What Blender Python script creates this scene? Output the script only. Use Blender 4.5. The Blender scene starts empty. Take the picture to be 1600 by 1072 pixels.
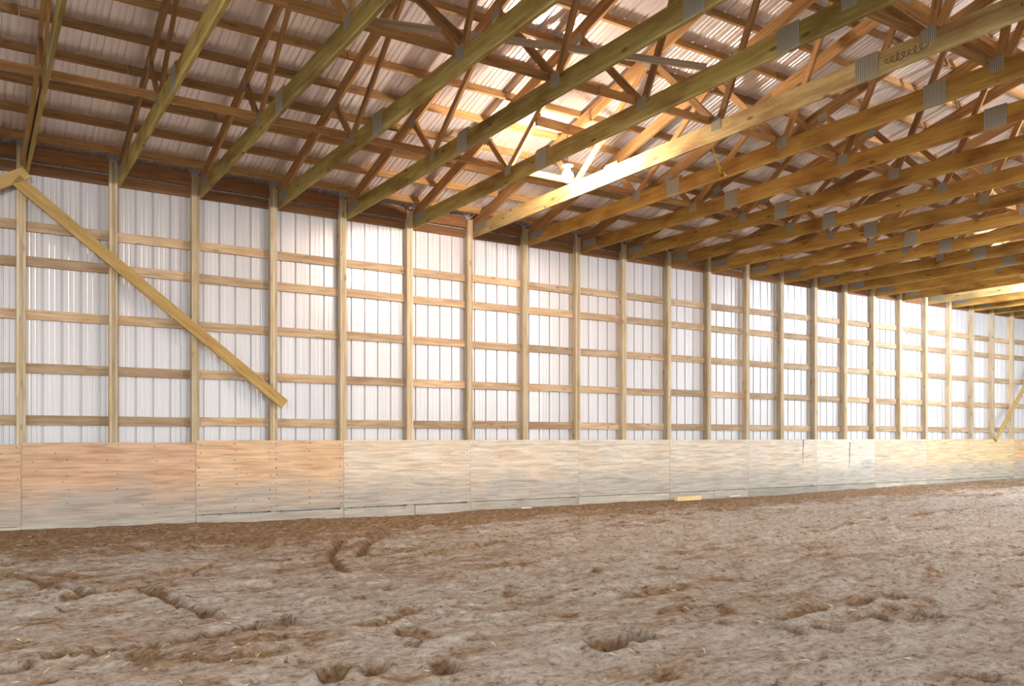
import bpy, bmesh, math, random
import numpy as np
from mathutils import Vector, Matrix
C = bpy.context.scene
COL = C.collection
random.seed(7)
# ------------------------------------------------------------------ camera, sky, exposure
EYE = 1.335
D = 13.828
cam = bpy.data.cameras.new('camera'); cam_o = bpy.data.objects.new('camera', cam); COL.objects.link(cam_o)
cam.sensor_width = 36; cam.lens = 36 * 1323 / 1600.0; cam.shift_y = 148.7 / 1600.0
cam.clip_start = .05; cam.clip_end = 300
cam_o.location = (0, -D, EYE); cam_o.rotation_euler = (math.pi / 2, 0, -.5686)
C.camera = cam_o
w = bpy.data.worlds.new('sky'); C.world = w; w.use_nodes = True
bg = w.node_tree.nodes['Background']; bg.inputs[0].default_value = (.86, 1.0, .97, 1); bg.inputs[1].default_value = 2.7
C.view_settings.view_transform = 'Standard'; C.view_settings.look = 'None'
C.view_settings.exposure = .74; C.view_settings.gamma = 1; C.view_settings.use_curve_mapping = False
BULB_W = 420.0

# ------------------------------------------------------------------ measured layout (metres, heights from the floor)
PX = [.65, 1.83, 2.99, 4.21, 5.40, 6.65, 7.88, 9.12, 10.39, 11.60, 12.87, 14.08, 15.35, 16.54, 17.80, 18.97, 20.18, 21.35, 22.55,
      23.73, 24.90, 26.03, 27.17]                       # near edge of each post's face
POST = {i: x for i, x in enumerate(PX)}
for k in (1, 2): POST[-k] = PX[0] - 1.2 * k
for k in (1, 2, 3): POST[22 + k] = PX[22] + 1.2 * k
HALF = 10.6                                              # ridge distance from the wall
CB, CT = EYE + 3.74, EYE + 3.975                         # bottom chord
def under(d): return EYE + 3.84 + .265 * d               # top chord underside
def topc(d): return under(d) + .19
def deck(d): return topc(d) + .112                       # underside of the roof steel
SLOPE = math.atan(.265)

# ------------------------------------------------------------------ materials
def nt(name):
    m = bpy.data.materials.new(name); m.use_nodes = True
    t = m.node_tree; b = t.nodes['Principled BSDF']
    def N(kind, **kw):
        n = t.nodes.new(kind)
        for k, v in kw.items():
            if hasattr(n, k): setattr(n, k, v)
            else: n.inputs[k].default_value = v
        return n
    return m, t, b, N
def ramp(N, t, src, stops):
    r = N('ShaderNodeValToRGB'); t.links.new(src, r.inputs[0]); e = r.color_ramp.elements
    while len(e) < len(stops): e.new(.5)
    for i, (p, c) in enumerate(stops): e[i].position = p; e[i].color = (*c, 1) if len(c) == 3 else c
    return r
def mix(N, t, mode, fac, a, b):
    m = N('ShaderNodeMix', data_type='RGBA', blend_type=mode)
    for s, v in ((m.inputs[0], fac), (m.inputs[6], a), (m.inputs[7], b)):
        if hasattr(v, 'links'): t.links.new(v, s)
        else: s.default_value = v if not isinstance(v, tuple) else (*v, 1)[:4]
    return m.outputs[2]
def shifted_coords(N, t, scale):
    tc = N('ShaderNodeTexCoord'); oi = N('ShaderNodeObjectInfo')
    mp = N('ShaderNodeMapping'); t.links.new(tc.outputs['Object'], mp.inputs[0]); mp.inputs['Scale'].default_value = scale
    mul = N('ShaderNodeMath', operation='MULTIPLY'); mul.inputs[1].default_value = 73.0; t.links.new(oi.outputs['Random'], mul.inputs[0])
    ad = N('ShaderNodeVectorMath', operation='ADD'); t.links.new(mp.outputs[0], ad.inputs[0]); t.links.new(mul.outputs[0], ad.inputs[1])
    return ad.outputs[0], tc, oi
def wood(name, dark, light, knot=.5, rough=.65, stain=None, stain_amt=.5, var=.25):
    m, t, b, N = nt(name)
    v, tc, oi = shifted_coords(N, t, (1.1, 16, 16))
    n1 = N('ShaderNodeTexNoise'); n1.inputs['Scale'].default_value = 1.6; n1.inputs['Detail'].default_value = 6; n1.inputs['Roughness'].default_value = .6
    n1.inputs['Distortion'].default_value = .6; t.links.new(v, n1.inputs[0])
    col = ramp(N, t, n1.outputs[0], [(.3, dark), (.68, light)]).outputs[0]
    v2, _, _ = shifted_coords(N, t, (1.0, 3, 3))
    n2 = N('ShaderNodeTexNoise'); n2.inputs['Scale'].default_value = 1.3; n2.inputs['Detail'].default_value = 3; t.links.new(v2, n2.inputs[0])
    if stain:
        f = ramp(N, t, n2.outputs[0], [(.45, (0, 0, 0)), (.7, (stain_amt,) * 3)]).outputs[0]
        col = mix(N, t, 'MIX', f, col, stain)
    v3, _, _ = shifted_coords(N, t, (2.2, 6, 6))
    vo = N('ShaderNodeTexVoronoi'); vo.inputs['Scale'].default_value = 1.0; t.links.new(v3, vo.inputs[0])
    k = ramp(N, t, vo.outputs['Distance'], [(.07, (knot,) * 3), (.16, (0, 0, 0))]).outputs[0]
    col = mix(N, t, 'MIX', k, col, tuple(c * .35 for c in dark))
    # per-board lightness and the tint given on the object
    hs = N('ShaderNodeHueSaturation'); mr = N('ShaderNodeMapRange'); mr.inputs[3].default_value = 1 - var; mr.inputs[4].default_value = 1 + var * .6
    t.links.new(oi.outputs['Random'], mr.inputs[0]); t.links.new(mr.outputs[0], hs.inputs['Value']); t.links.new(col, hs.inputs['Color'])
    col = mix(N, t, 'MULTIPLY', 1.0, hs.outputs[0], oi.outputs['Color'])
    t.links.new(col, b.inputs['Base Color']); b.inputs['Roughness'].default_value = rough; b.inputs['Specular IOR Level'].default_value = .25
    bp = N('ShaderNodeBump'); bp.inputs['Strength'].default_value = .25; bp.inputs['Distance'].default_value = .004
    t.links.new(n1.outputs[0], bp.inputs['Height']); t.links.new(bp.outputs[0], b.inputs['Normal'])
    return m
M = {}
M['chord'] = wood('yellow_truss_timber', (.42, .26, .08), (.70, .50, .21), knot=.85, stain=(.26, .11, .03), stain_amt=.85)
M['web'] = wood('orange_truss_timber', (.26, .13, .05), (.54, .32, .14), var=.35)
M['purlin'] = wood('pale_purlin_timber', (.27, .14, .055), (.50, .31, .14), knot=.4, var=.35)
M['post'] = wood('weathered_post_timber', (.42, .30, .17), (.70, .57, .39), stain=(.66, .60, .50), stain_amt=.7, knot=.6)
M['girt'] = wood('girt_timber', (.40, .26, .15), (.68, .52, .36), stain=(.36, .19, .09), stain_amt=.5, knot=.5)
M['brace'] = wood('brace_timber', (.40, .24, .07), (.62, .42, .17), knot=.3)
M['grey'] = wood('greyed_timber', (.30, .24, .17), (.52, .44, .33), knot=.3)
M['eave'] = wood('dark_eave_timber', (.20, .09, .04), (.36, .18, .085), knot=.4)
M['kick'] = wood('muddy_kick_board', (.40, .36, .31), (.62, .58, .52), stain=(.33, .30, .28), knot=.3)
M['offcut'] = wood('fresh_cut_pine', (.72, .50, .22), (.86, .70, .40), knot=.2)

def steel(name, base, metal, rough):
    m, t, b, N = nt(name)
    tc = N('ShaderNodeTexCoord'); oi = N('ShaderNodeObjectInfo')
    mp = N('ShaderNodeMapping'); mp.inputs['Scale'].default_value = (9, 9, .25); t.links.new(tc.outputs['Object'], mp.inputs[0])
    n = N('ShaderNodeTexNoise'); n.inputs['Scale'].default_value = 1.5; n.inputs['Detail'].default_value = 4; t.links.new(mp.outputs[0], n.inputs[0])
    c1 = tuple(x * .97 for x in base)
    col = ramp(N, t, n.outputs[0], [(.35, c1), (.65, base)]).outputs[0]
    hs = N('ShaderNodeHueSaturation'); mr = N('ShaderNodeMapRange'); mr.inputs[3].default_value = .93; mr.inputs[4].default_value = 1.05
    t.links.new(oi.outputs['Random'], mr.inputs[0]); t.links.new(mr.outputs[0], hs.inputs['Value']); t.links.new(col, hs.inputs['Color'])
    t.links.new(hs.outputs[0], b.inputs['Base Color'])
    rr = N('ShaderNodeMapRange'); rr.inputs[3].default_value = rough - .08; rr.inputs[4].default_value = rough + .1
    t.links.new(n.outputs[0], rr.inputs[0]); t.links.new(rr.outputs[0], b.inputs['Roughness'])
    b.inputs['Metallic'].default_value = metal
    return m
M['wall_steel'] = steel('white_backed_wall_steel', (.60, .575, .615), .3, .34)
M['roof_steel'] = steel('galvanised_roof_steel', (.90, .86, .89), .6, .30)

def plate_mat():
    m, t, b, N = nt('toothed_galvanised_plate')
    tc = N('ShaderNodeTexCoord')
    wv = N('ShaderNodeTexWave', wave_type='BANDS', bands_direction='X'); wv.inputs['Scale'].default_value = 14
    t.links.new(tc.outputs['Object'], wv.inputs[0])
    col = ramp(N, t, wv.outputs[1] if len(wv.outputs) > 1 else wv.outputs[0], [(.2, (.22, .22, .19)), (.6, (.43, .42, .36))]).outputs[0]
    t.links.new(col, b.inputs['Base Color']); b.inputs['Metallic'].default_value = .3; b.inputs['Roughness'].default_value = .45
    bp = N('ShaderNodeBump'); bp.inputs['Strength'].default_value = .5; bp.inputs['Distance'].default_value = .003
    t.links.new(wv.outputs[1] if len(wv.outputs) > 1 else wv.outputs[0], bp.inputs['Height']); t.links.new(bp.outputs[0], b.inputs['Normal'])
    return m
M['plate'] = plate_mat()

def ply_mat():
    m, t, b, N = nt('weathered_plywood')
    v, tc, oi = shifted_coords(N, t, (1.3, 1, 15))
    n1 = N('ShaderNodeTexNoise'); n1.inputs['Scale'].default_value = 1.4; n1.inputs['Detail'].default_value = 9; n1.inputs['Distortion'].default_value = .7; t.links.new(v, n1.inputs[0])
    grain = ramp(N, t, n1.outputs[0], [(.28, (.58, .52, .47)), (.5, (.80, .76, .71)), (.72, (.98, .95, .92))]).outputs[0]
    v2, _, _ = shifted_coords(N, t, (.8, 1, 1.6))
    n2 = N('ShaderNodeTexNoise'); n2.inputs['Scale'].default_value = 1.7; n2.inputs['Detail'].default_value = 4; t.links.new(v2, n2.inputs[0])
    blot = ramp(N, t, n2.outputs[0], [(.4, (1.0, 1.0, 1.0)), (.66, (1.0, .90, .82))]).outputs[0]
    col = mix(N, t, 'MULTIPLY', .8, grain, blot)
    col = mix(N, t, 'MULTIPLY', 1.0, col, oi.outputs['Color'])
    # dried mud splashed along the foot of the sheet
    sx = N('ShaderNodeSeparateXYZ'); t.links.new(tc.outputs['Object'], sx.inputs[0])
    ad = N('ShaderNodeMath', operation='MULTIPLY_ADD'); t.links.new(n2.outputs[0], ad.inputs[0]); ad.inputs[1].default_value = .7; t.links.new(sx.outputs[2], ad.inputs[2])
    f = ramp(N, t, ad.outputs[0], [(.02, (.75, .75, .75)), (.36, (0, 0, 0))]).outputs[0]
    mud = ramp(N, t, n1.outputs[0], [(.3, (.30, .28, .28)), (.7, (.50, .47, .43))]).outputs[0]
    col = mix(N, t, 'MIX', f, col, mud)
    v3, _, _ = shifted_coords(N, t, (1, 1, 1))
    vo = N('ShaderNodeTexVoronoi'); vo.inputs['Scale'].default_value = 6.5; t.links.new(v3, vo.inputs[0])
    k = ramp(N, t, vo.outputs['Distance'], [(.045, (.7, .7, .7)), (.09, (0, 0, 0))]).outputs[0]
    col = mix(N, t, 'MIX', k, col, (.16, .12, .09))
    t.links.new(col, b.inputs['Base Color']); b.inputs['Roughness'].default_value = .75; b.inputs['Specular IOR Level'].default_value = .2
    bp = N('ShaderNodeBump'); bp.inputs['Strength'].default_value = .3; bp.inputs['Distance'].default_value = .004
    t.links.new(n1.outputs[0], bp.inputs['Height']); t.links.new(bp.outputs[0], b.inputs['Normal'])
    return m
M['ply'] = ply_mat()

def dirt_mat():
    m, t, b, N = nt('trampled_dirt')
    tc = N('ShaderNodeTexCoord')
    def noise(scale, detail=6, vec=(1, 1, 1), rough=.6, dist=0.0):
        mp = N('ShaderNodeMapping'); mp.inputs['Scale'].default_value = vec; t.links.new(tc.outputs['Object'], mp.inputs[0])
        n = N('ShaderNodeTexNoise'); n.inputs['Scale'].default_value = scale; n.inputs['Detail'].default_value = detail
        n.inputs['Roughness'].default_value = rough; n.inputs['Distortion'].default_value = dist; t.links.new(mp.outputs[0], n.inputs[0]); return n.outputs[0]
    big = noise(.45, 4); mid = noise(1.5, 7, (1, 2.6, 1), .65, .8); fine = noise(12, 9, (1, 1.5, 1), .8); strand = noise(26, 4, (1, 2.5, 1), .7, .8)
    at = N('ShaderNodeAttribute', attribute_name='damp')
    dry = ramp(N, t, fine, [(.36, (.26, .175, .125)), (.45, (.66, .535, .45)), (.60, (.92, .84, .77))]).outputs[0]
    wet = ramp(N, t, fine, [(.34, (.10, .05, .025)), (.50, (.44, .25, .12)), (.68, (.80, .56, .36))]).outputs[0]
    a1 = N('ShaderNodeMath', operation='MULTIPLY_ADD'); t.links.new(big, a1.inputs[0]); a1.inputs[1].default_value = .55; t.links.new(mid, a1.inputs[2])
    a2 = N('ShaderNodeMath', operation='ADD'); t.links.new(a1.outputs[0], a2.inputs[0]); t.links.new(at.outputs['Fac'], a2.inputs[1])
    f = ramp(N, t, a2.outputs[0], [(.71, (0, 0, 0)), (1.0, (.88, .88, .88))]).outputs[0]
    col = mix(N, t, 'MIX', f, dry, wet)
    cr = noise(6, 10, (1, 1.7, 1), .85, .5)
    ck = ramp(N, t, cr, [(.38, (.92, .92, .92)), (.435, (0, 0, 0))]).outputs[0]
    col = mix(N, t, 'MIX', ck, col, (.10, .06, .035))
    st = ramp(N, t, strand, [(.6, (0, 0, 0)), (.75, (.45, .45, .45))]).outputs[0]
    col = mix(N, t, 'MIX', st, col, (.62, .55, .47))
    t.links.new(col, b.inputs['Base Color']); b.inputs['Roughness'].default_value = .9; b.inputs['Specular IOR Level'].default_value = .15
    s1 = N('ShaderNodeMath', operation='MULTIPLY_ADD'); t.links.new(cr, s1.inputs[0]); s1.inputs[1].default_value = .9; t.links.new(fine, s1.inputs[2])
    bp = N('ShaderNodeBump'); bp.inputs['Strength'].default_value = 1.0; bp.inputs['Distance'].default_value = .08
    t.links.new(s1.outputs[0], bp.inputs['Height']); t.links.new(bp.outputs[0], b.inputs['Normal'])
    return m
M['dirt'] = dirt_mat()

def flat(name, col, rough=.6, metal=0, emit=None, strength=0, alpha=1):
    m, t, b, N = nt(name)
    n = N('ShaderNodeTexNoise'); n.inputs['Scale'].default_value = 30
    c = ramp(N, t, n.outputs[0], [(.3, tuple(x * .85 for x in col)), (.7, col)]).outputs[0]
    t.links.new(c, b.inputs['Base Color']); b.inputs['Roughness'].default_value = rough; b.inputs['Metallic'].default_value = metal
    if emit: b.inputs['Emission Color'].default_value = (*emit, 1); b.inputs['Emission Strength'].default_value = strength
    return m
M['nail'] = flat('rusty_nail_steel', (.10, .07, .05), .7, .3)
M['strap'] = flat('yellow_webbing', (.80, .62, .02), .6)
M['black'] = flat('black_plastic', (.03, .03, .03), .5)
M['white'] = flat('white_enamel', (.8, .8, .78), .4)
M['ink'] = flat('dark_marker', (.07, .04, .02), .8)
M['straw'] = flat('dry_straw', (.66, .58, .44), .8)
M['clod'] = flat('dry_clod', (.30, .22, .16), .95)
R_B = .085
M['bulb'] = flat('glowing_bulb', (1, 1, 1), .5, 0, (1.0, .80, .62), .72 * BULB_W / (4 * math.pi ** 2 * R_B ** 2))
M['bulb2'] = flat('glowing_bulb_cool', (1, 1, 1), .5, 0, (.84, .93, 1.0), 2.0 * BULB_W / (4 * math.pi ** 2 * R_B ** 2))

M['fill_bulb'] = flat('added_fill_bulb', (1, 1, 1), .5, 0, (1.0, .93, .86), 2.1 * BULB_W / (4 * math.pi ** 2 * R_B ** 2))  # glow of the unseen lamps added to fill the arena with light

# ------------------------------------------------------------------ object helpers
def link(name, me, m=None, parent=None, loc=(0, 0, 0), rot=None, kind=None):
    o = bpy.data.objects.new(name, me); COL.objects.link(o)
    if m is not None and me is not None and not me.materials: me.materials.append(m)
    o.location = loc
    if rot is not None: o.rotation_euler = rot
    if parent is not None: o.parent = parent
    if kind: o['kind'] = kind
    return o
def root(name, loc, label=None, cat=None, group=None, kind=None):
    o = bpy.data.objects.new(name, None); COL.objects.link(o); o.location = loc; o.empty_display_size = .1
    if label: o['label'] = label
    if cat: o['category'] = cat
    if group: o['group'] = group
    if kind: o['kind'] = kind
    return o
def tag(o, label, cat, group=None):
    o['label'] = label; o['category'] = cat
    if group: o['group'] = group
    return o
_cache = {}
def box_mesh(l, t, h, m, bev=0.0):
    key = (round(l, 3), round(t, 3), round(h, 3), m.name)
    if key in _cache: return _cache[key]
    bm = bmesh.new(); bmesh.ops.create_cube(bm, size=1)
    bmesh.ops.scale(bm, vec=(l, t, h), verts=bm.verts)
    if bev: bmesh.ops.bevel(bm, geom=list(bm.edges), offset=bev, segments=1, affect='EDGES')
    me = bpy.data.meshes.new('board'); bm.to_mesh(me); bm.free(); me.materials.append(m); _cache[key] = me
    return me
def board(name, p0, p1, t, h, m, parent=None, bev=0.0, tint=None, up=(0, 0, 1)):
    """a straight timber from p0 to p1 (parent space), t thick sideways, h deep"""
    p0 = Vector(p0); p1 = Vector(p1); x = (p1 - p0); L = x.length; x.normalize()
    z = Vector(up) - x * x.dot(Vector(up))
    if z.length < 1e-3: z = Vector((0, 1, 0)) - x * x.y
    z.normalize(); y = z.cross(x)
    o = bpy.data.objects.new(name, box_mesh(L, t, h, m, bev)); COL.objects.link(o)
    mat = Matrix((x, y, z)).transposed().to_4x4(); mat.translation = (p0 + p1) / 2
    o.matrix_local = mat
    if parent is not None: o.parent = parent; o.matrix_local = mat
    if tint: o.color = (*tint, 1)
    return o
def mesh_from(name, verts, faces, smooth=False):
    me = bpy.data.meshes.new(name); me.from_pydata(verts, [], faces); me.update()
    if smooth: me.shade_smooth()
    return me

# ------------------------------------------------------------------ floor
GX = [-2, .34, 2.88, 3.86, 6.08, 8.74, 11.96, 15.96, 21.04, 27.72, 40]
GZ = [.063, .063, .032, -.01, -.028, 0, .005, -.048, .039, .115, .12]
def vnoise(x, y, seed):
    xi = np.floor(x).astype(np.int64); yi = np.floor(y).astype(np.int64); fx = x - xi; fy = y - yi
    fx = fx * fx * (3 - 2 * fx); fy = fy * fy * (3 - 2 * fy)
    def h(a, b):
        n = (a * 374761393 + b * 668265263 + seed * 974634777) & 0xffffffff
        n = ((n ^ (n >> 13)) * 1274126177) & 0xffffffff
        return ((n ^ (n >> 16)) & 0xffff) / 65535.0
    return (h(xi, yi) * (1 - fx) + h(xi + 1, yi) * fx) * (1 - fy) + (h(xi, yi + 1) * (1 - fx) + h(xi + 1, yi + 1) * fx) * fy - .5
PRINTS = [(.23, -8.24), (.44, -8.04), (.68, -8.1), (.93, -8.08), (1.19, -8.0), (1.4, -7.97), (1.65, -7.9), (1.9, -7.82), (1.94, -9.33), (1.69, -9.33),
          (2.3, -9.48), (3.36, -9.63), (3.46, -9.63), (5.0, -10.04), (4.7, -9.97), (3.73, -9.56), (5.58, -10.05), (6.09, -10.11)]
PATCH = [(1.89, -4.83), (.64, -6.03), (4.69, -6.36), (4.84, -8.38), (9.0, -3.9)]
GROOVES = [[(1.45, -8.55), (1.6, -8.5), (1.77, -8.31), (2.42, -8.39), (2.79, -8.13), (3.2, -7.97)],
           [(.79, -8.35), (.97, -8.55), (1.18, -8.72), (1.6, -8.8)],
           [(5.7, -1.98), (4.61, -2.83), (3.92, -3.65), (3.4, -4.69), (3.06, -5.96)], [(6.1, -2.1), (4.95, -3.0), (4.2, -3.9), (3.7, -4.8)],
           [(-2, -.5), (.32, -.71), (1.37, -1.63), (2.45, -2.16), (3.27, -3.09)], [(2.4, -2.2), (5.78, -2.03), (8.37, -1.76), (14, -1.7), (22, -1.6)],
           [(.27, -2.81), (1.52, -3.24), (2.44, -3.29), (3.37, -3.3), (5.5, -3.6)], [(4.83, -9.69), (5.52, -9.6), (6.03, -9.63), (6.5, -9.61)],
           [(.23, -4.46), (.88, -6.02), (1.24, -5.9), (1.53, -7.19)], [(4.16, -5.18), (5.48, -4.65), (6.63, -4.99)], [(9.26, -8.43), (9.64, -8.8), (10.1, -8.85)],
           [(-2, -1.15), (.6, -1.3), (2.6, -1.25), (6, -1.35), (10, -1.2)], [(7, -3.1), (10, -2.7), (15, -2.9), (21, -3.2)],
           [(8, -6.2), (10.5, -6.0), (13, -5.2), (17, -4.9)]]
def ground(x, y):
    """height of the trodden dirt and how damp it is, numpy arrays in"""
    d = -y
    z = .05 * vnoise(x / 2.3, y / 1.7, 1) + .045 * vnoise(x / .9, y / .42, 2)
    r = 1 - 2 * np.abs(vnoise(x / .75 + .6 * vnoise(x / .5, y / .5, 11), y / .22, 3)); z += .034 * (r - .6)
    z += .045 * vnoise(x / .34, y / .13, 4) + .030 * vnoise(x / .16, y / .08, 5) + .014 * vnoise(x / .08, y / .06, 6)
    damp = .14 * (-vnoise(x / .9, y / .42, 2)) + .25 * vnoise(x / .26, y / .13, 4) * -1
    def dent(cx, cy, rx, ry, depth, rim=.35, a=0.0):
        nonlocal z, damp
        m = (np.abs(x - cx) < 4 * rx) & (np.abs(y - cy) < 4 * max(rx, ry))
        u = (x[m] - cx) * math.cos(a) + (y[m] - cy) * math.sin(a); v = -(x[m] - cx) * math.sin(a) + (y[m] - cy) * math.cos(a)
        q = (u / rx) ** 2 + (v / ry) ** 2
        if depth > .06: z[m] *= 1 - .85 * np.exp(-q / 5)
        z[m] += -depth * np.exp(-q ** 2) + depth * rim * np.exp(-(np.sqrt(q) - 1.6) ** 2 * 5)
        damp[m] += (.75 if depth > .06 else .4) * np.exp(-q ** 2)
    for i, (px, py) in enumerate(PRINTS): dent(px, py, .065, .13, .11, .25, -.45 + .1 * (i % 4))
    for px, py in PATCH: dent(px, py, .38, .11, .07, .35, .15)
    rs = random.Random(3)
    for i in range(260):                                   # hoof marks
        px = rs.uniform(-1, 18); py = rs.uniform(-11.6, -.8); dent(px, py, rs.uniform(.05, .10), rs.uniform(.05, .09), rs.uniform(.015, .04), .5, rs.uniform(0, 3))
    for g in GROOVES:
        best = np.full(x.shape, 9.0)
        for (ax, ay), (bx, by) in zip(g, g[1:]):
            dx, dy = bx - ax, by - ay; tt = np.clip(((x - ax) * dx + (y - ay) * dy) / (dx * dx + dy * dy), 0, 1)
            best = np.minimum(best, np.hypot(x - ax - tt * dx, y - ay - tt * dy))
        wob = best + .05 * vnoise(x / .3, y / .3, 9)
        z += -.065 * np.exp(-(wob / .04) ** 2) + .028 * np.exp(-((wob - .11) / .05) ** 2)
        damp += .45 * np.exp(-(wob / .06) ** 2) + .03 * np.exp(-(wob / .25) ** 2)
    # windrow of looser brown soil along the wall
    edge = np.exp(-np.maximum(d - .15, 0) / .9)
    z = z * (1 - .6 * edge) + edge * np.interp(x, GX, GZ)
    damp += .42 * np.exp(-((d - .9) / 1.2) ** 2) * np.interp(x, [-2, 3, 14, 22, 28], [1.0, 1.0, 1.0, .7, .3]) + .30 * np.exp(-(d / 3.6) ** 2) * np.interp(x, [-2, 4, 8], [1, .7, 0])
    damp -= .16 * np.interp(x, [4, 14, 20], [0, .8, 1]) * np.interp(d, [2, 4], [0, 1])
    return z, damp
xs = np.concatenate([np.arange(-30, -2, 1.0), np.arange(-2, 15.5, .036), np.arange(15.5, 32, .07), np.arange(32, 56, 1.0)])
ys = np.concatenate([np.arange(-46, -12.5, .7), np.arange(-12.5, .30, .034), [.3]])
XX, YY = np.meshgrid(xs, ys); X1 = XX.ravel(); Y1 = YY.ravel()
Z1, DM = ground(X1, Y1)
nx, ny = len(xs), len(ys)
me = bpy.data.meshes.new('floor'); me.vertices.add(nx * ny)
me.vertices.foreach_set('co', np.stack([X1, Y1, Z1], 1).astype(np.float32).ravel())
ii = np.arange(nx * ny).reshape(ny, nx); q = np.stack([ii[:-1, :-1], ii[:-1, 1:], ii[1:, 1:], ii[1:, :-1]], -1).reshape(-1, 4)
me.loops.add(q.size); me.loops.foreach_set('vertex_index', q.ravel().astype(np.int32))
me.polygons.add(len(q)); me.polygons.foreach_set('loop_start', (np.arange(len(q)) * 4).astype(np.int32))
at = me.attributes.new('damp', 'FLOAT', 'POINT'); at.data.foreach_set('value', DM.astype(np.float32))
me.update(); me.validate(); me.shade_smooth()
link('floor', me, M['dirt'], kind='structure')
def gz(x, y):
    a, _ = ground(np.array([float(x)]), np.array([float(y)])); return float(a[0])

# ------------------------------------------------------------------ ribbed steel sheets
PITCH = .246
def sheet_mesh(name, n, length, m, q=.004):
    prof = []
    for k in range(n):
        o = k * PITCH
        prof += [(o, 0), (o + .058, 0), (o + .066, q), (o + .078, q), (o + .086, 0), (o + .128, 0), (o + .136, q), (o + .148, q), (o + .156, 0),
                 (o + .206, 0), (o + .212, .024), (o + .232, .024), (o + .238, 0)]
    prof.append((n * PITCH + .05, 0))
    v = []; f = []
    for i, (a, b) in enumerate(prof): v += [(a, b, 0), (a, b, length)]
    for i in range(len(prof) - 1): f.append((2 * i, 2 * i + 2, 2 * i + 3, 2 * i + 1))
    me = mesh_from(name, v, f); me.materials.append(m); return me
back = root('wall_back', (0, 0, 0), kind='structure')
sw = sheet_mesh('steel_sheet', 4, deck(0) + .12, M['wall_steel'])
SW = 4 * PITCH
X_L, X_R = -9.2, 31.2
k = 0; x = X_L
while x < X_R:
    link('steel_sheet', sw, None, back, (x, .001 * (k % 2), -.1)); x += SW; k += 1
# roof: a child sheet per strip, both slopes
ceil = root('ceiling', (0, 0, 0), kind='structure')
RL = (HALF + .35) / math.cos(SLOPE)
sr = sheet_mesh('roof_sheet', 4, RL, M['roof_steel'], .011)
x = X_L; k = 0
while x < X_R:
    for side in (0, 1):
        # local z runs up the slope, local y points outwards
        up = Vector((0, -math.cos(SLOPE), math.sin(SLOPE))); out = Vector((0, math.sin(SLOPE), math.cos(SLOPE)))
        loc = Vector((x, .35, deck(-.35) + .002 * (k % 2))); ax = Vector((1, 0, 0))
        if side: up.y *= -1; out.y *= -1; loc.y = -2 * HALF - .35; ax = Vector((-1, 0, 0)); loc.x = x + SW
        o = link('roof_sheet', sr, None, ceil)
        mt = Matrix((ax, out, up)).transposed().to_4x4(); mt.translation = loc; o.matrix_local = mt
    x += SW; k += 1
# purlins on edge, in lapped lengths
rp = random.Random(5)
for side in (0, 1):
    for r in range(18):
        d = .36 + .607 * r
        if d > HALF - .05: break
        yy = -d if not side else -2 * HALF + d
        x = -9.0 + (r % 4) * 1.22 * -1 - .3
        while x < 31:
            L = 4.88 * (1 if not side else 2); x1 = min(x + L, 31.1); x0 = max(x, -9.1)
            if x1 - x0 > .3:
                s = 1 if not side else -1
                board('purlin', (x0, yy, deck(d) - .058), (x1 - .01, yy, deck(d) - .058), .038, .112, M['purlin'], ceil, up=(0, s * math.sin(SLOPE), math.cos(SLOPE)))
            x += L
# end walls and the open side behind the camera
def shell(name, boxes):
    bm = bmesh.new()
    for (a, b) in boxes:
        r = bmesh.ops.create_cube(bm, size=1)
        bmesh.ops.scale(bm, vec=[abs(b[i] - a[i]) for i in range(3)], verts=r['verts']); bmesh.ops.translate(bm, vec=[(a[i] + b[i]) / 2 for i in range(3)], verts=r['verts'])
    me = bpy.data.meshes.new(name); bm.to_mesh(me); bm.free(); return link(name, me, M['wall_steel'], kind='structure')
W2 = -2 * HALF
def gable(name, x, door):
    pts = [(0, -.1), (W2, -.1), (W2, deck(0)), (-HALF, deck(HALF)), (0, deck(0))]
    y0, y1, hh = door
    v = []; f = []
    for dx in (0, .08):
        b = len(v); v += [(x + dx, *p) for p in [(0, -.1), (y0, -.1), (y0, hh), (y1, hh), (y1, -.1), (W2, -.1), (W2, deck(0)), (-HALF, deck(HALF)), (0, deck(0))]]
        f.append(tuple(range(b, b + 9)) if dx else tuple(range(b + 8, b - 1, -1)))
    for i in range(9): f.append((i, (i + 1) % 9, 9 + (i + 1) % 9, 9 + i))
    return link(name, mesh_from(name, v, f), M['wall_steel'], kind='structure')
gable('wall_right', 31.2, (-3.0, -18.5, 4.9))
gable('wall_left', -9.3, (-5.0, -16.5, 4.6))
shell('wall_front', [((-9.2, W2, -.1), (-6.5, W2 - .08, deck(0))), ((2.5, W2, -.1), (5.5, W2 - .08, deck(0))), ((15, W2, -.1), (18, W2 - .08, deck(0))),
                     ((28, W2, -.1), (31.2, W2 - .08, deck(0))), ((-9.2, W2, CB - .1), (31.2, W2 - .081, deck(0) - .01))])

# ------------------------------------------------------------------ wall framing
GIRT = [3.0, 2.5, 1.76, 1.0, .25]
rt = random.Random(11)
keys = sorted(POST)
def tint(a=.12, g=0): 
    v = 1 - rt.random() * a; return (v, v * (1 - .5 * g), v * (1 - g))
PWID = .115
for i in keys[:-1]:
    xa = POST[i] + .002; xb = POST[i + 1] - PWID - .002
    for j, h in enumerate(GIRT):
        dz = rt.uniform(-.008, .008)
        board('girt', (xa, -.022, EYE + h + dz), (xb, -.022, EYE + h + dz + rt.uniform(-.004, .004)), .038, .14, M['girt'], back, tint=tint(.2))
    board('eave_girt', (xa, -.022, EYE + 3.82), (xb, -.022, EYE + 3.82), .038, .15, M['eave'], back, tint=tint(.2))
    board('eave_plate', (xa, -.07, EYE + 4.02), (xb, -.07, EYE + 4.02), .038, .20, M['eave'], back, tint=tint(.2))
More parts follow.
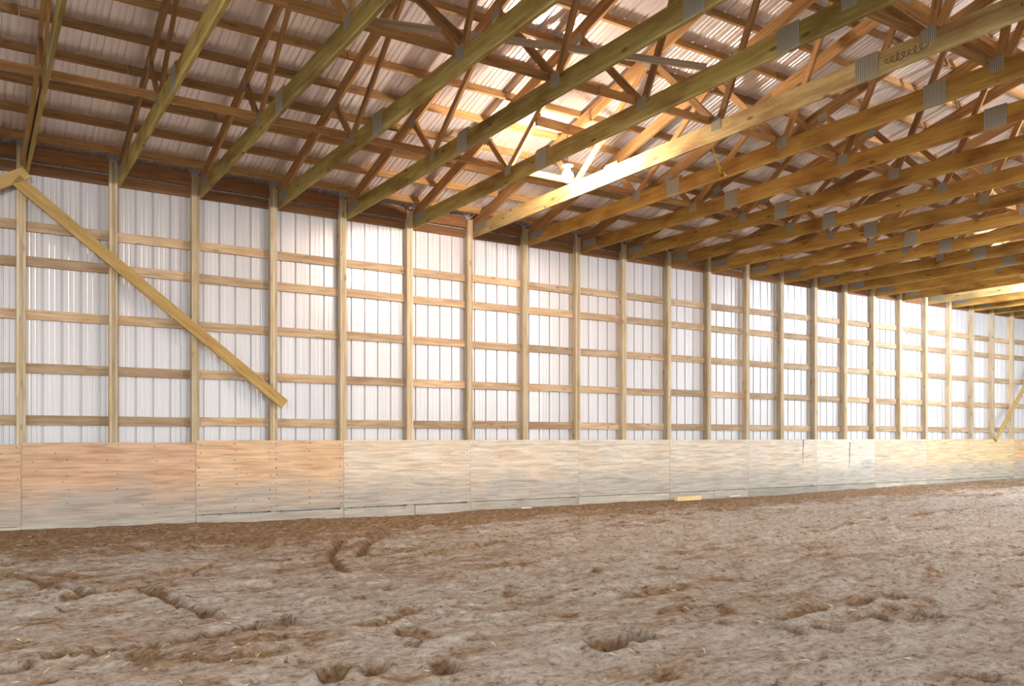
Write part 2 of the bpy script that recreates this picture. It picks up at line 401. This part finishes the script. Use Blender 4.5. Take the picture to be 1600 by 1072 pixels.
# girts left of the photo's first bays
for a, b in ((-9.1, POST[-2] - PWID),):
    for h in GIRT: board('girt', (a, -.022, EYE + h), (b, -.022, EYE + h), .038, .14, M['girt'], back)
ORD = ['', 'first', 'second', 'third', 'fourth', 'fifth', 'sixth', 'seventh', 'eighth', 'ninth', 'tenth', 'eleventh', 'twelfth', 'thirteenth', 'fourteenth',
       'fifteenth', 'sixteenth', 'seventeenth', 'eighteenth', 'nineteenth', 'twentieth', 'twenty-first', 'twenty-second', 'twenty-third', 'twenty-fourth', 'twenty-fifth']
def post_label(i):
    base = 'laminated timber wall post, '
    if i == 0: return base + 'the one both leaning braces meet at near its top'
    if i == 1: return base + 'crossed high up by the long leaning brace'
    if i == 2: return base + 'crossed mid-height by the long leaning brace'
    if i == 3: return base + 'where the lower end of the long leaning brace is nailed'
    if i < 0: return base + ORD[-i] + ' one before the braced post, outside the view'
    if i == 21: return base + 'at the foot of the far-end leaning brace'
    return base + ORD[i] + ' along from the braced post, towards the far end'
for i in keys:
    x1 = POST[i]; p = root('wall_post', (x1 - PWID / 2, -.07, 0), post_label(i), 'post', 'posts along the steel wall')
    z0 = gz(x1, -.1) - .15
    t3 = PWID / 3
    top = EYE + 4.07
    tn = rt.uniform(.86, 1.0)
    for q_, off in enumerate((-t3, 0, t3)):                  # three plies nailed face to face
        dv = rt.uniform(-.004, .004)
        board('ply', (off, dv, z0), (off, dv, top - (0 if q_ != 1 else .01)), .139, t3 - .002, M['post'], p, tint=(tn * rt.uniform(.9, 1),) * 3, up=(1, 0, 0))
# plywood kick wall
SHEETX = []
for i in range(0, 23, 2): SHEETX.append(POST[i] - PWID / 2)
SHEETX = [SHEETX[0] - 2.4 * k for k in (4, 3, 2, 1)] + SHEETX + [SHEETX[-1] + 2.4, SHEETX[-1] + 4.0]
TX = [-9, .34, 2.9, 5.4, 11.96, 28]; TZ = [.095, .088, .045, .03, .03, .034]
tints = [(.84, .62, .48), (.84, .62, .48), (.84, .62, .48), (.76, .56, .43), (.76, .54, .41), (.86, .64, .46), (.86, .80, .72), (.84, .79, .72), (.82, .78, .73), (.82, .78, .73),
         (.82, .78, .73), (.92, .89, .84), (.86, .72, .60), (.88, .70, .50), (.90, .72, .48), (.86, .60, .40), (.80, .55, .36), (.8, .6, .4)]
for k, (a, b) in enumerate(zip(SHEETX, SHEETX[1:])):
    xm = (a + b) / 2; top = EYE - float(np.interp(xm, TX, TZ)) + rt.uniform(-.006, .004)
    bot = top - 1.145
    s = board('plywood_sheet', (a + .003, -.1465, (top + bot) / 2), (b - .003, -.1465, (top + bot) / 2), .013, top - bot, M['ply'], back, tint=tints[k % len(tints)])
    # nail heads in rows over the posts behind
    bm = bmesh.new(); rn = random.Random(40 + k)
    cols = [.06, (b - a) / 2 - .06, (b - a) / 2 + .06, (b - a) - .06, (b - a) * .25, (b - a) * .75]
    L = b - a
    for ci, cx in enumerate(cols):
        n_ = 9 if k in (5, 6, 7) else 6
        for r_ in range(n_):
            if rn.random() < .25: continue
            px = cx - L / 2 + rn.uniform(-.02, .02); pz = -(top - bot) / 2 + .08 + r_ * (top - bot - .14) / (n_ - 1) + rn.uniform(-.02, .02)
            rr = rn.uniform(.006, .011) * (1.3 if k == 5 else 1)
            vs = [bm.verts.new((px + rr * math.cos(q_ * math.pi / 3), -.0085, pz + rr * .8 * math.sin(q_ * math.pi / 3))) for q_ in range(6)]
            c_ = bm.verts.new((px, -.0105, pz))
            for q_ in range(6): bm.faces.new((vs[q_], vs[(q_ + 1) % 6], c_))
    mn = bpy.data.meshes.new('nail_heads'); bm.to_mesh(mn); bm.free()
    o = link('nail_heads', mn, M['nail'], s, kind='stuff')
    # kick board below it
    gap = 0.002 if k in (3, 4) or k < 3 else (.022 if k in (5, 6) else .010)
    segs = [(a, b)] if k % 3 else [(a, xm + .1), (xm + .1, b)]
    for (c0, c1) in segs:
        board('kick_board', (c0 + .006, -.144, bot - gap - .12), (c1 - .006, -.144, bot - gap - .12 + rt.uniform(-.006, .003)), .02, .24, M['kick'], back, tint=tint(.15))
# two vertical splits in the far sheets, dark backing strips proud of the face
def crack(x0, ztop, zbot, wdt, seed):
    rc = random.Random(seed); n = 9; v = []; f = []
    for i in range(n):
        z = ztop + (zbot - ztop) * i / (n - 1); c = x0 + rc.uniform(-.008, .008) - .03 * (i / (n - 1)) ** 2; ww = wdt * (1 - .75 * i / (n - 1)) / 2
        v += [(c - ww, -.1535, z), (c + ww, -.1535, z), (c + ww, -.1550, z), (c - ww, -.1550, z)]
    for i in range(n - 1):
        a = 4 * i
        for q_ in range(4): f.append((a + q_, a + (q_ + 1) % 4, a + 4 + (q_ + 1) % 4, a + 4 + q_))
    link('split', mesh_from('split', v, f), M['ink'], back)
crack(17.23, EYE - .035, EYE - .62, .03, 1); crack(19.05, EYE - .12, EYE - .76, .035, 2)

# ------------------------------------------------------------------ roof trusses (built once, copied)
TH = .040
J = [3.3, 6.25, 9.05]; T = [2.7, 5.0, 7.2, 9.5]
def build_truss():
    r = root('roof_truss', (0, 0, 0))
    sp = [.0, 4.16, 8.37, 12.83, 17.04, 21.2]
    tn = [(.98, .98, .95), (1, 1, 1), (.93, .95, .9), (1, .97, .95), (.95, .95, .9)]
    for a, b, c in zip(sp, sp[1:], tn):
        board('bottom_chord', (0, -a - .001, (CB + CT) / 2), (0, -b + .001, (CB + CT) / 2), TH, CT - CB, M['chord'], r, tint=c)
    for s in (0, 1):
        f = (lambda d: -d) if not s else (lambda d: -2 * HALF + d)
        for a, b in ((-.3, 5.0), (5.0, HALF)):
            board('top_chord', (0, f(a), under(a) + .095), (0, f(b), under(b) + .095), TH, .186, M['web'], r)
        def web(d0, h0, d1, h1, wd=.089, mm='web'):
            board('web', (0, f(d0), h0), (0, f(d1), h1), .038, wd, M[mm], r)
        lo = CT + .01
        web(J[0] - .05, lo, T[0], under(T[0]) + .03); web(J[0] + .03, lo, T[1] - .04, under(T[1]) + .03)
        web(J[1] - .05, lo, T[1] + .04, under(T[1]) + .03); web(J[1] + .04, lo, T[2] - .04, under(T[2]) + .03)
        web(J[2] - .05, lo, T[2] + .04, under(T[2]) + .03); web(J[2] + .03, lo, T[3], under(T[3]) + .03)
        web(J[2] + .10, lo, HALF - .05, under(HALF) - .05)
        # toothed connector plates on both faces
        def plate(d, z, w_, h_, tilt=0):
            for sx in (-1, 1):
                dd = Vector((0, math.cos(tilt), math.sin(tilt) * (1 if s else -1)))
                c = Vector((sx * (TH / 2 + .002), f(d), z))
                board('nail_plate', c - dd * w_ / 2, c + dd * w_ / 2, .003, h_, M['plate'], r)
        for d in J: plate(d, CT - .035, .16, .15)
        for d in (4.16, 8.37): plate(d, (CB + CT) / 2 + .012, .27, .255)
        plate(.42, CT - .07, .42, .15); 
        for d in T: plate(d, under(d) + .02, .17, .13, SLOPE)
        # scab block under the splice
        board('scab', (.0, f(4.32), CT + .022), (.0, f(4.05), CT + .022), .038, .044, M['web'], r)
    plate(HALF, under(HALF) + .03, .34, .22)
    return r
def copy_tree(o):
    c = o.copy(); COL.objects.link(c)
    for ch in list(o.children):
        d = ch.copy(); COL.objects.link(d); d.parent = c
    return c
def truss_label(i):
    b = 'timber roof truss '
    if i < 0: return b + 'over the ' + ORD[-i] + ' post before the braced post, outside the view'
    if i == 0: return b + 'seated on the post where the two leaning braces meet'
    if i == 5: return b + 'passing just in front of the glowing bulb'
    if i == 6: return b + 'lit brightest just behind the bulb, with dark scribbles on its chord'
    if i == 7: return b + 'reached by the lower end of the yellow strap'
    if i == 18: return b + 'far down the barn, its chord lit pale among darker ones'
    return b + 'seated on the ' + ORD[i] + ' post along from the braced post'
tr0 = build_truss()
first = True
TRUSS = {}
for i in keys:
    o = tr0 if first else copy_tree(tr0); first = False
    o.location = (POST[i] + .022, 0, 0); tag(o, truss_label(i), 'roof truss', 'trusses carrying the steel roof'); TRUSS[i] = o
    # light painted in: olive shade cast near the brace, warm bulb light farther on
    g = .0 if i > 5 else .16
    for ch in o.children:
        if ch.name.startswith('bottom_chord'):
            c = ch.color
            ch.color = (c[0] * .86, c[1] * .92, c[2] * .85, 1) if i <= 5 else (c[0] * 1.0, c[1] * .80, c[2] * .55, 1)
            if i in (6, 18): ch.color = (1.0, 1.12, 1.35, 1)  # chords beside the bulbs painted paler, as if strongly lit
# scribbled mark on the chord beside the second splice
def tube(name, pts, r, m, parent=None, seg=6, **kw):
    cu = bpy.data.curves.new(name, 'CURVE'); cu.dimensions = '3D'; s = cu.splines.new('POLY'); s.points.add(len(pts) - 1)
    for i, p in enumerate(pts): s.points[i].co = (*p, 1)
    cu.bevel_depth = r; cu.bevel_resolution = 1; cu.use_fill_caps = True
    t = bpy.data.objects.new('tmp', cu); COL.objects.link(t); dg = bpy.context.evaluated_depsgraph_get()
    me = bpy.data.meshes.new_from_object(t.evaluated_get(dg)); bpy.data.objects.remove(t); me.name = name
    me.materials.clear(); me.materials.append(m)
    return link(name, me, None, parent, **kw)
pts = []
for i in range(110):
    a = i * .42; d = 8.58 + .0042 * i; pts.append((-TH / 2 - .001, -(d + .028 * math.cos(a)), (CB + CT) / 2 - .01 + .034 * math.sin(a) * (1 - .3 * math.sin(i * .13))))
tube('scribble', pts, .0032, M['ink'], TRUSS[6])
pts = []
for i in range(40):
    a = i * .5; pts.append((-TH / 2 - .001, -(9.9 + .006 * i + .02 * math.cos(a)), (CB + CT) / 2 + .02 * math.sin(a)))
tube('scribble', pts, .0022, M['ink'], TRUSS[6])

# ------------------------------------------------------------------ loose boards among the trusses
def run_board(dist, z, label):
    r = root('bracing_row', (0, -dist, z), label, 'bracing')
    x = -1.2; rr = random.Random(int(dist * 100)); k = 0
    while x < 30:
        L = rr.choice((3.66, 4.27, 4.88)); board('board', (x, .02 * (k % 2), 0), (min(x + L, 30.8), .02 * (k % 2), .0), .038, .089, M['web'], r); x += L - .0; k += 1
run_board(3.2, CT + .046, 'row of end-to-end boards laid over the truss chords, nearest the steel wall')
run_board(6.12, CT + .046, 'row of end-to-end boards laid over the truss chords, second from the steel wall')
run_board(8.93, CT + .046, 'row of end-to-end boards laid over the truss chords, third from the steel wall')
o = board('diagonal_brace', (3.45, -5.55, EYE + 4.36), (7.1, -6.85, EYE + 4.25), .038, .075, M['grey'])
tag(o, 'grey weathered board running slantwise through the truss webs above the bulb', 'board')
o = board('diagonal_brace', (2.9, -7.1, CT + .13), (4.35, -6.15, CT + .13), .038, .089, M['web'])
tag(o, 'dark short board slanting between two chords next to the bracing row', 'board')
o = board('diagonal_brace', (14.1, -6.3, CT + .15), (17.9, -5.1, CT + .2), .038, .07, M['grey'])
tag(o, 'pale weathered board slanting through the webs of the farther trusses', 'board')
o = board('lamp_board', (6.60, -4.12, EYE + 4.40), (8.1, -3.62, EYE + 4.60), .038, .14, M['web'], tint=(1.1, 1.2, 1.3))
tag(o, 'wide board fixed between two trusses that the lit bulb hangs from', 'board')
o = board('scab_board', (.60, -.3, CB + .10), (.60, -3.3, CB + .16), .038, .13, M['brace'], tint=(.7, .66, .6))
tag(o, 'rough board nailed along the side of the nearest truss chord', 'board')

# ------------------------------------------------------------------ leaning braces on the wall
def brace(name, p0, p1, label, wd=.17):
    o = board(name, p0, p1, .038, wd, M['brace'], bev=.003); tag(o, label, 'brace'); return o
YB = -.19
brace('wall_brace', (.52, YB, EYE + 3.60), (4.31, YB, EYE + .55), 'long timber brace leaning down across four wall posts')
brace('wall_brace', (.66, YB - .0, EYE + 3.72), (-2.3, YB, EYE + 1.9), 'timber brace going off the opposite way from the braced post top')
brace('wall_brace', (25.98, YB, EYE - .06), (29.9, YB, EYE + 3.75), 'pale timber brace at the far end rising from the plywood', .14)

# ------------------------------------------------------------------ lamps
def lathe(name, prof, m, parent, seg=20, smooth=True):
    v = []; f = []
    for r, z in prof:
        for s in range(seg): a = 2 * math.pi * s / seg; v.append((r * math.cos(a), r * math.sin(a), z))
    for i in range(len(prof) - 1):
        for s in range(seg): f.append((i * seg + s, i * seg + (s + 1) % seg, (i + 1) * seg + (s + 1) % seg, (i + 1) * seg + s))
    f.append(tuple(range(seg))[::-1]); f.append(tuple(range((len(prof) - 1) * seg, len(prof) * seg)))
    return link(name, mesh_from(name, v, f, smooth), m, parent)
def lamp(x, d, h, htop, label, mat):
    r = root('hanging_lamp', (x, -d, EYE + h), label, 'lamp')
    prof = [(.002, -R_B)] + [(R_B * math.sin(a), -R_B * math.cos(a)) for a in [.3, .6, .9, 1.2, 1.57, 1.9, 2.2, 2.45]] + [(.035, .085)]
    lathe('bulb', prof, mat, r)
    lathe('socket', [(.036, .086), (.04, .09), (.04, .14), (.028, .155), (.012, .165)], M['white'], r)
    lathe('shade', [(.04, .142), (.085, .150), (.088, .156), (.04, .162)], M['white'], r)
    tube('cord', [(0, 0, .16), (.004, .0, .3), (0, 0, htop - h)], .005, M['black'], r)
lamp(7.30, 3.90, 3.80, 4.405, 'glowing bare bulb hanging on a cord from a board between two trusses', M['bulb'])
lamp(-2.6, 12.2, 3.66, 3.975, 'added fill bulb, unseen, high over the middle of the arena on the camera side', M['fill_bulb'])  # added out of view to brighten the dirt and lower wall
lamp(14.6, 10.9, 3.66, 3.975, 'added fill bulb, unseen, high over the middle of the arena, farther along', M['fill_bulb'])  # second added fill lamp, also out of view
lamp(21.95, 3.95, 3.66, 3.94, 'cool bare bulb hanging farther along the barn, hidden beyond the view', M['bulb2'])

for x, d, lb in ((-2.6, 12.2, 'board across two chords holding the added fill bulb nearest the camera'), (14.6, 10.9, 'board across two chords holding the added fill bulb farther along'),
                 (21.95, 3.95, 'board across two chords holding the cool bulb farther along the wall')):
    o = board('lamp_board', (x - 1.1, -d, CT + .019), (x + 1.1, -d, CT + .019), .14, .038, M['web']); tag(o, lb, 'board')  # the two middle boards only carry the added fill lamps
# ------------------------------------------------------------------ yellow strap, offcuts, straw
r = root('yellow_strap', (7.88, -6.10, CT - .1), 'thin yellow strap hanging doubled between two bright truss chords', 'strap')
def ribbon(name, p0, p1, w0, w1, sag, parent):
    n = 10; v = []; f = []
    for i in range(n + 1):
        t_ = i / n; p = Vector(p0).lerp(Vector(p1), t_); p.z -= sag * 4 * t_ * (1 - t_); ww = w0 + (w1 - w0) * t_
        for a, b in ((-1, 0), (1, 0), (1, 1), (-1, 1)): v.append((p.x + .7 * a * ww / 2 + b * .002, p.y + .7 * a * ww / 2 - b * .002, p.z))
    for i in range(n):
        for q_ in range(4): f.append((4 * i + q_, 4 * i + (q_ + 1) % 4, 4 * i + 4 + (q_ + 1) % 4, 4 * i + 4 + q_))
    f += [(3, 2, 1, 0), (4 * n, 4 * n + 1, 4 * n + 2, 4 * n + 3)]
    return link(name, mesh_from(name, v, f), M['strap'], parent)
ribbon('strap_leg', (-.0, 0, .06), (1.22, .90, -.12), .03, .10, .05, r)
ribbon('strap_leg', (-.0, 0, .05), (1.22, .82, -.13), .03, .07, .09, r)
o = board('wood_offcut', (12.55, -.62, gz(12.8, -.66) + .05), (13.28, -.60, gz(12.8, -.66) + .05), .09, .09, M['offcut'], bev=.003); tag(o, 'fresh yellow timber offcut lying on the dirt against the kick boards', 'offcut')
o = board('wood_scrap', (14.35, -.40, gz(14.4, -.4) + .04), (14.75, -.36, gz(14.4, -.4) + .05), .09, .03, M['kick'], tint=(1.4, 1.4, 1.4)); tag(o, 'small pale board scrap on the dirt just past the yellow offcut', 'scrap')
o = board('wood_scrap', (8.78, -.42, gz(8.8, -.42) + .03), (8.98, -.44, gz(8.8, -.44) + .03), .07, .02, M['kick'], tint=(1.5, 1.5, 1.5)); tag(o, 'tiny white chip of board lying at the foot of the plywood', 'scrap')
rs = random.Random(21); v = []; f = []
N_ST = 900; sx = [rs.uniform(-.5, 20) ** 1.0 for _ in range(N_ST)]; sy = [rs.uniform(-11.6, -.4) for _ in range(N_ST)]
szv, _ = ground(np.array(sx), np.array(sy))
for a, b, z in zip(sx, sy, szv):
    if 12.2 < a < 15 and b > -1.0: continue
    L = rs.uniform(.02, .085); an = rs.uniform(0, math.pi); ww = rs.uniform(.001, .0025); dx, dy = math.cos(an) * L / 2, math.sin(an) * L / 2; nxn, nyn = -math.sin(an) * ww, math.cos(an) * ww
    z += .012; t_ = rs.uniform(-.01, .02); k = len(v)
    v += [(a - dx - nxn, b - dy - nyn, z), (a - dx + nxn, b - dy + nyn, z), (a + dx + nxn, b + dy + nyn, z + t_), (a + dx - nxn, b + dy - nyn, z + t_), (a, b, z + .006 + t_ / 2)]
    f += [(k, k + 1, k + 4), (k + 1, k + 2, k + 4), (k + 2, k + 3, k + 4), (k + 3, k, k + 4), (k, k + 3, k + 2, k + 1)]
o = link('straw', mesh_from('straw', v, f), M['straw'], kind='stuff'); tag(o, 'bits of pale straw scattered over the trampled dirt', 'straw')
v = []; f = []; N_C = 2600
sx = [rs.uniform(-.5, 18) for _ in range(N_C)]; sy = [rs.uniform(-11.6, -.3) for _ in range(N_C)]
for i in range(N_C):
    if i % 3 == 0: sy[i] = -.25 - abs(rs.gauss(0, .35))
szv, _ = ground(np.array(sx), np.array(sy))
OCT = [(1, 0, 0), (-1, 0, 0), (0, 1, 0), (0, -1, 0), (0, 0, 1), (0, 0, -1)]; OF = [(0, 2, 4), (2, 1, 4), (1, 3, 4), (3, 0, 4), (2, 0, 5), (1, 2, 5), (3, 1, 5), (0, 3, 5)]
for a, b, z in zip(sx, sy, szv):
    if 12.2 < a < 15 and b > -1.0: continue
    s_ = rs.uniform(.006, .02) * (1.5 if rs.random() < .06 else 1); k = len(v)
    for q_ in OCT: v.append((a + q_[0] * s_ * rs.uniform(.7, 1.5), b + q_[1] * s_ * rs.uniform(.7, 1.3), z + .004 + q_[2] * s_ * .7))
    f += [(k + a_, k + b_, k + c_) for a_, b_, c_ in OF]
o = link('dirt_clods', mesh_from('dirt_clods', v, f), M['clod'], kind='stuff'); tag(o, 'loose crumbs and clods of dirt lying on the arena ground', 'clods')
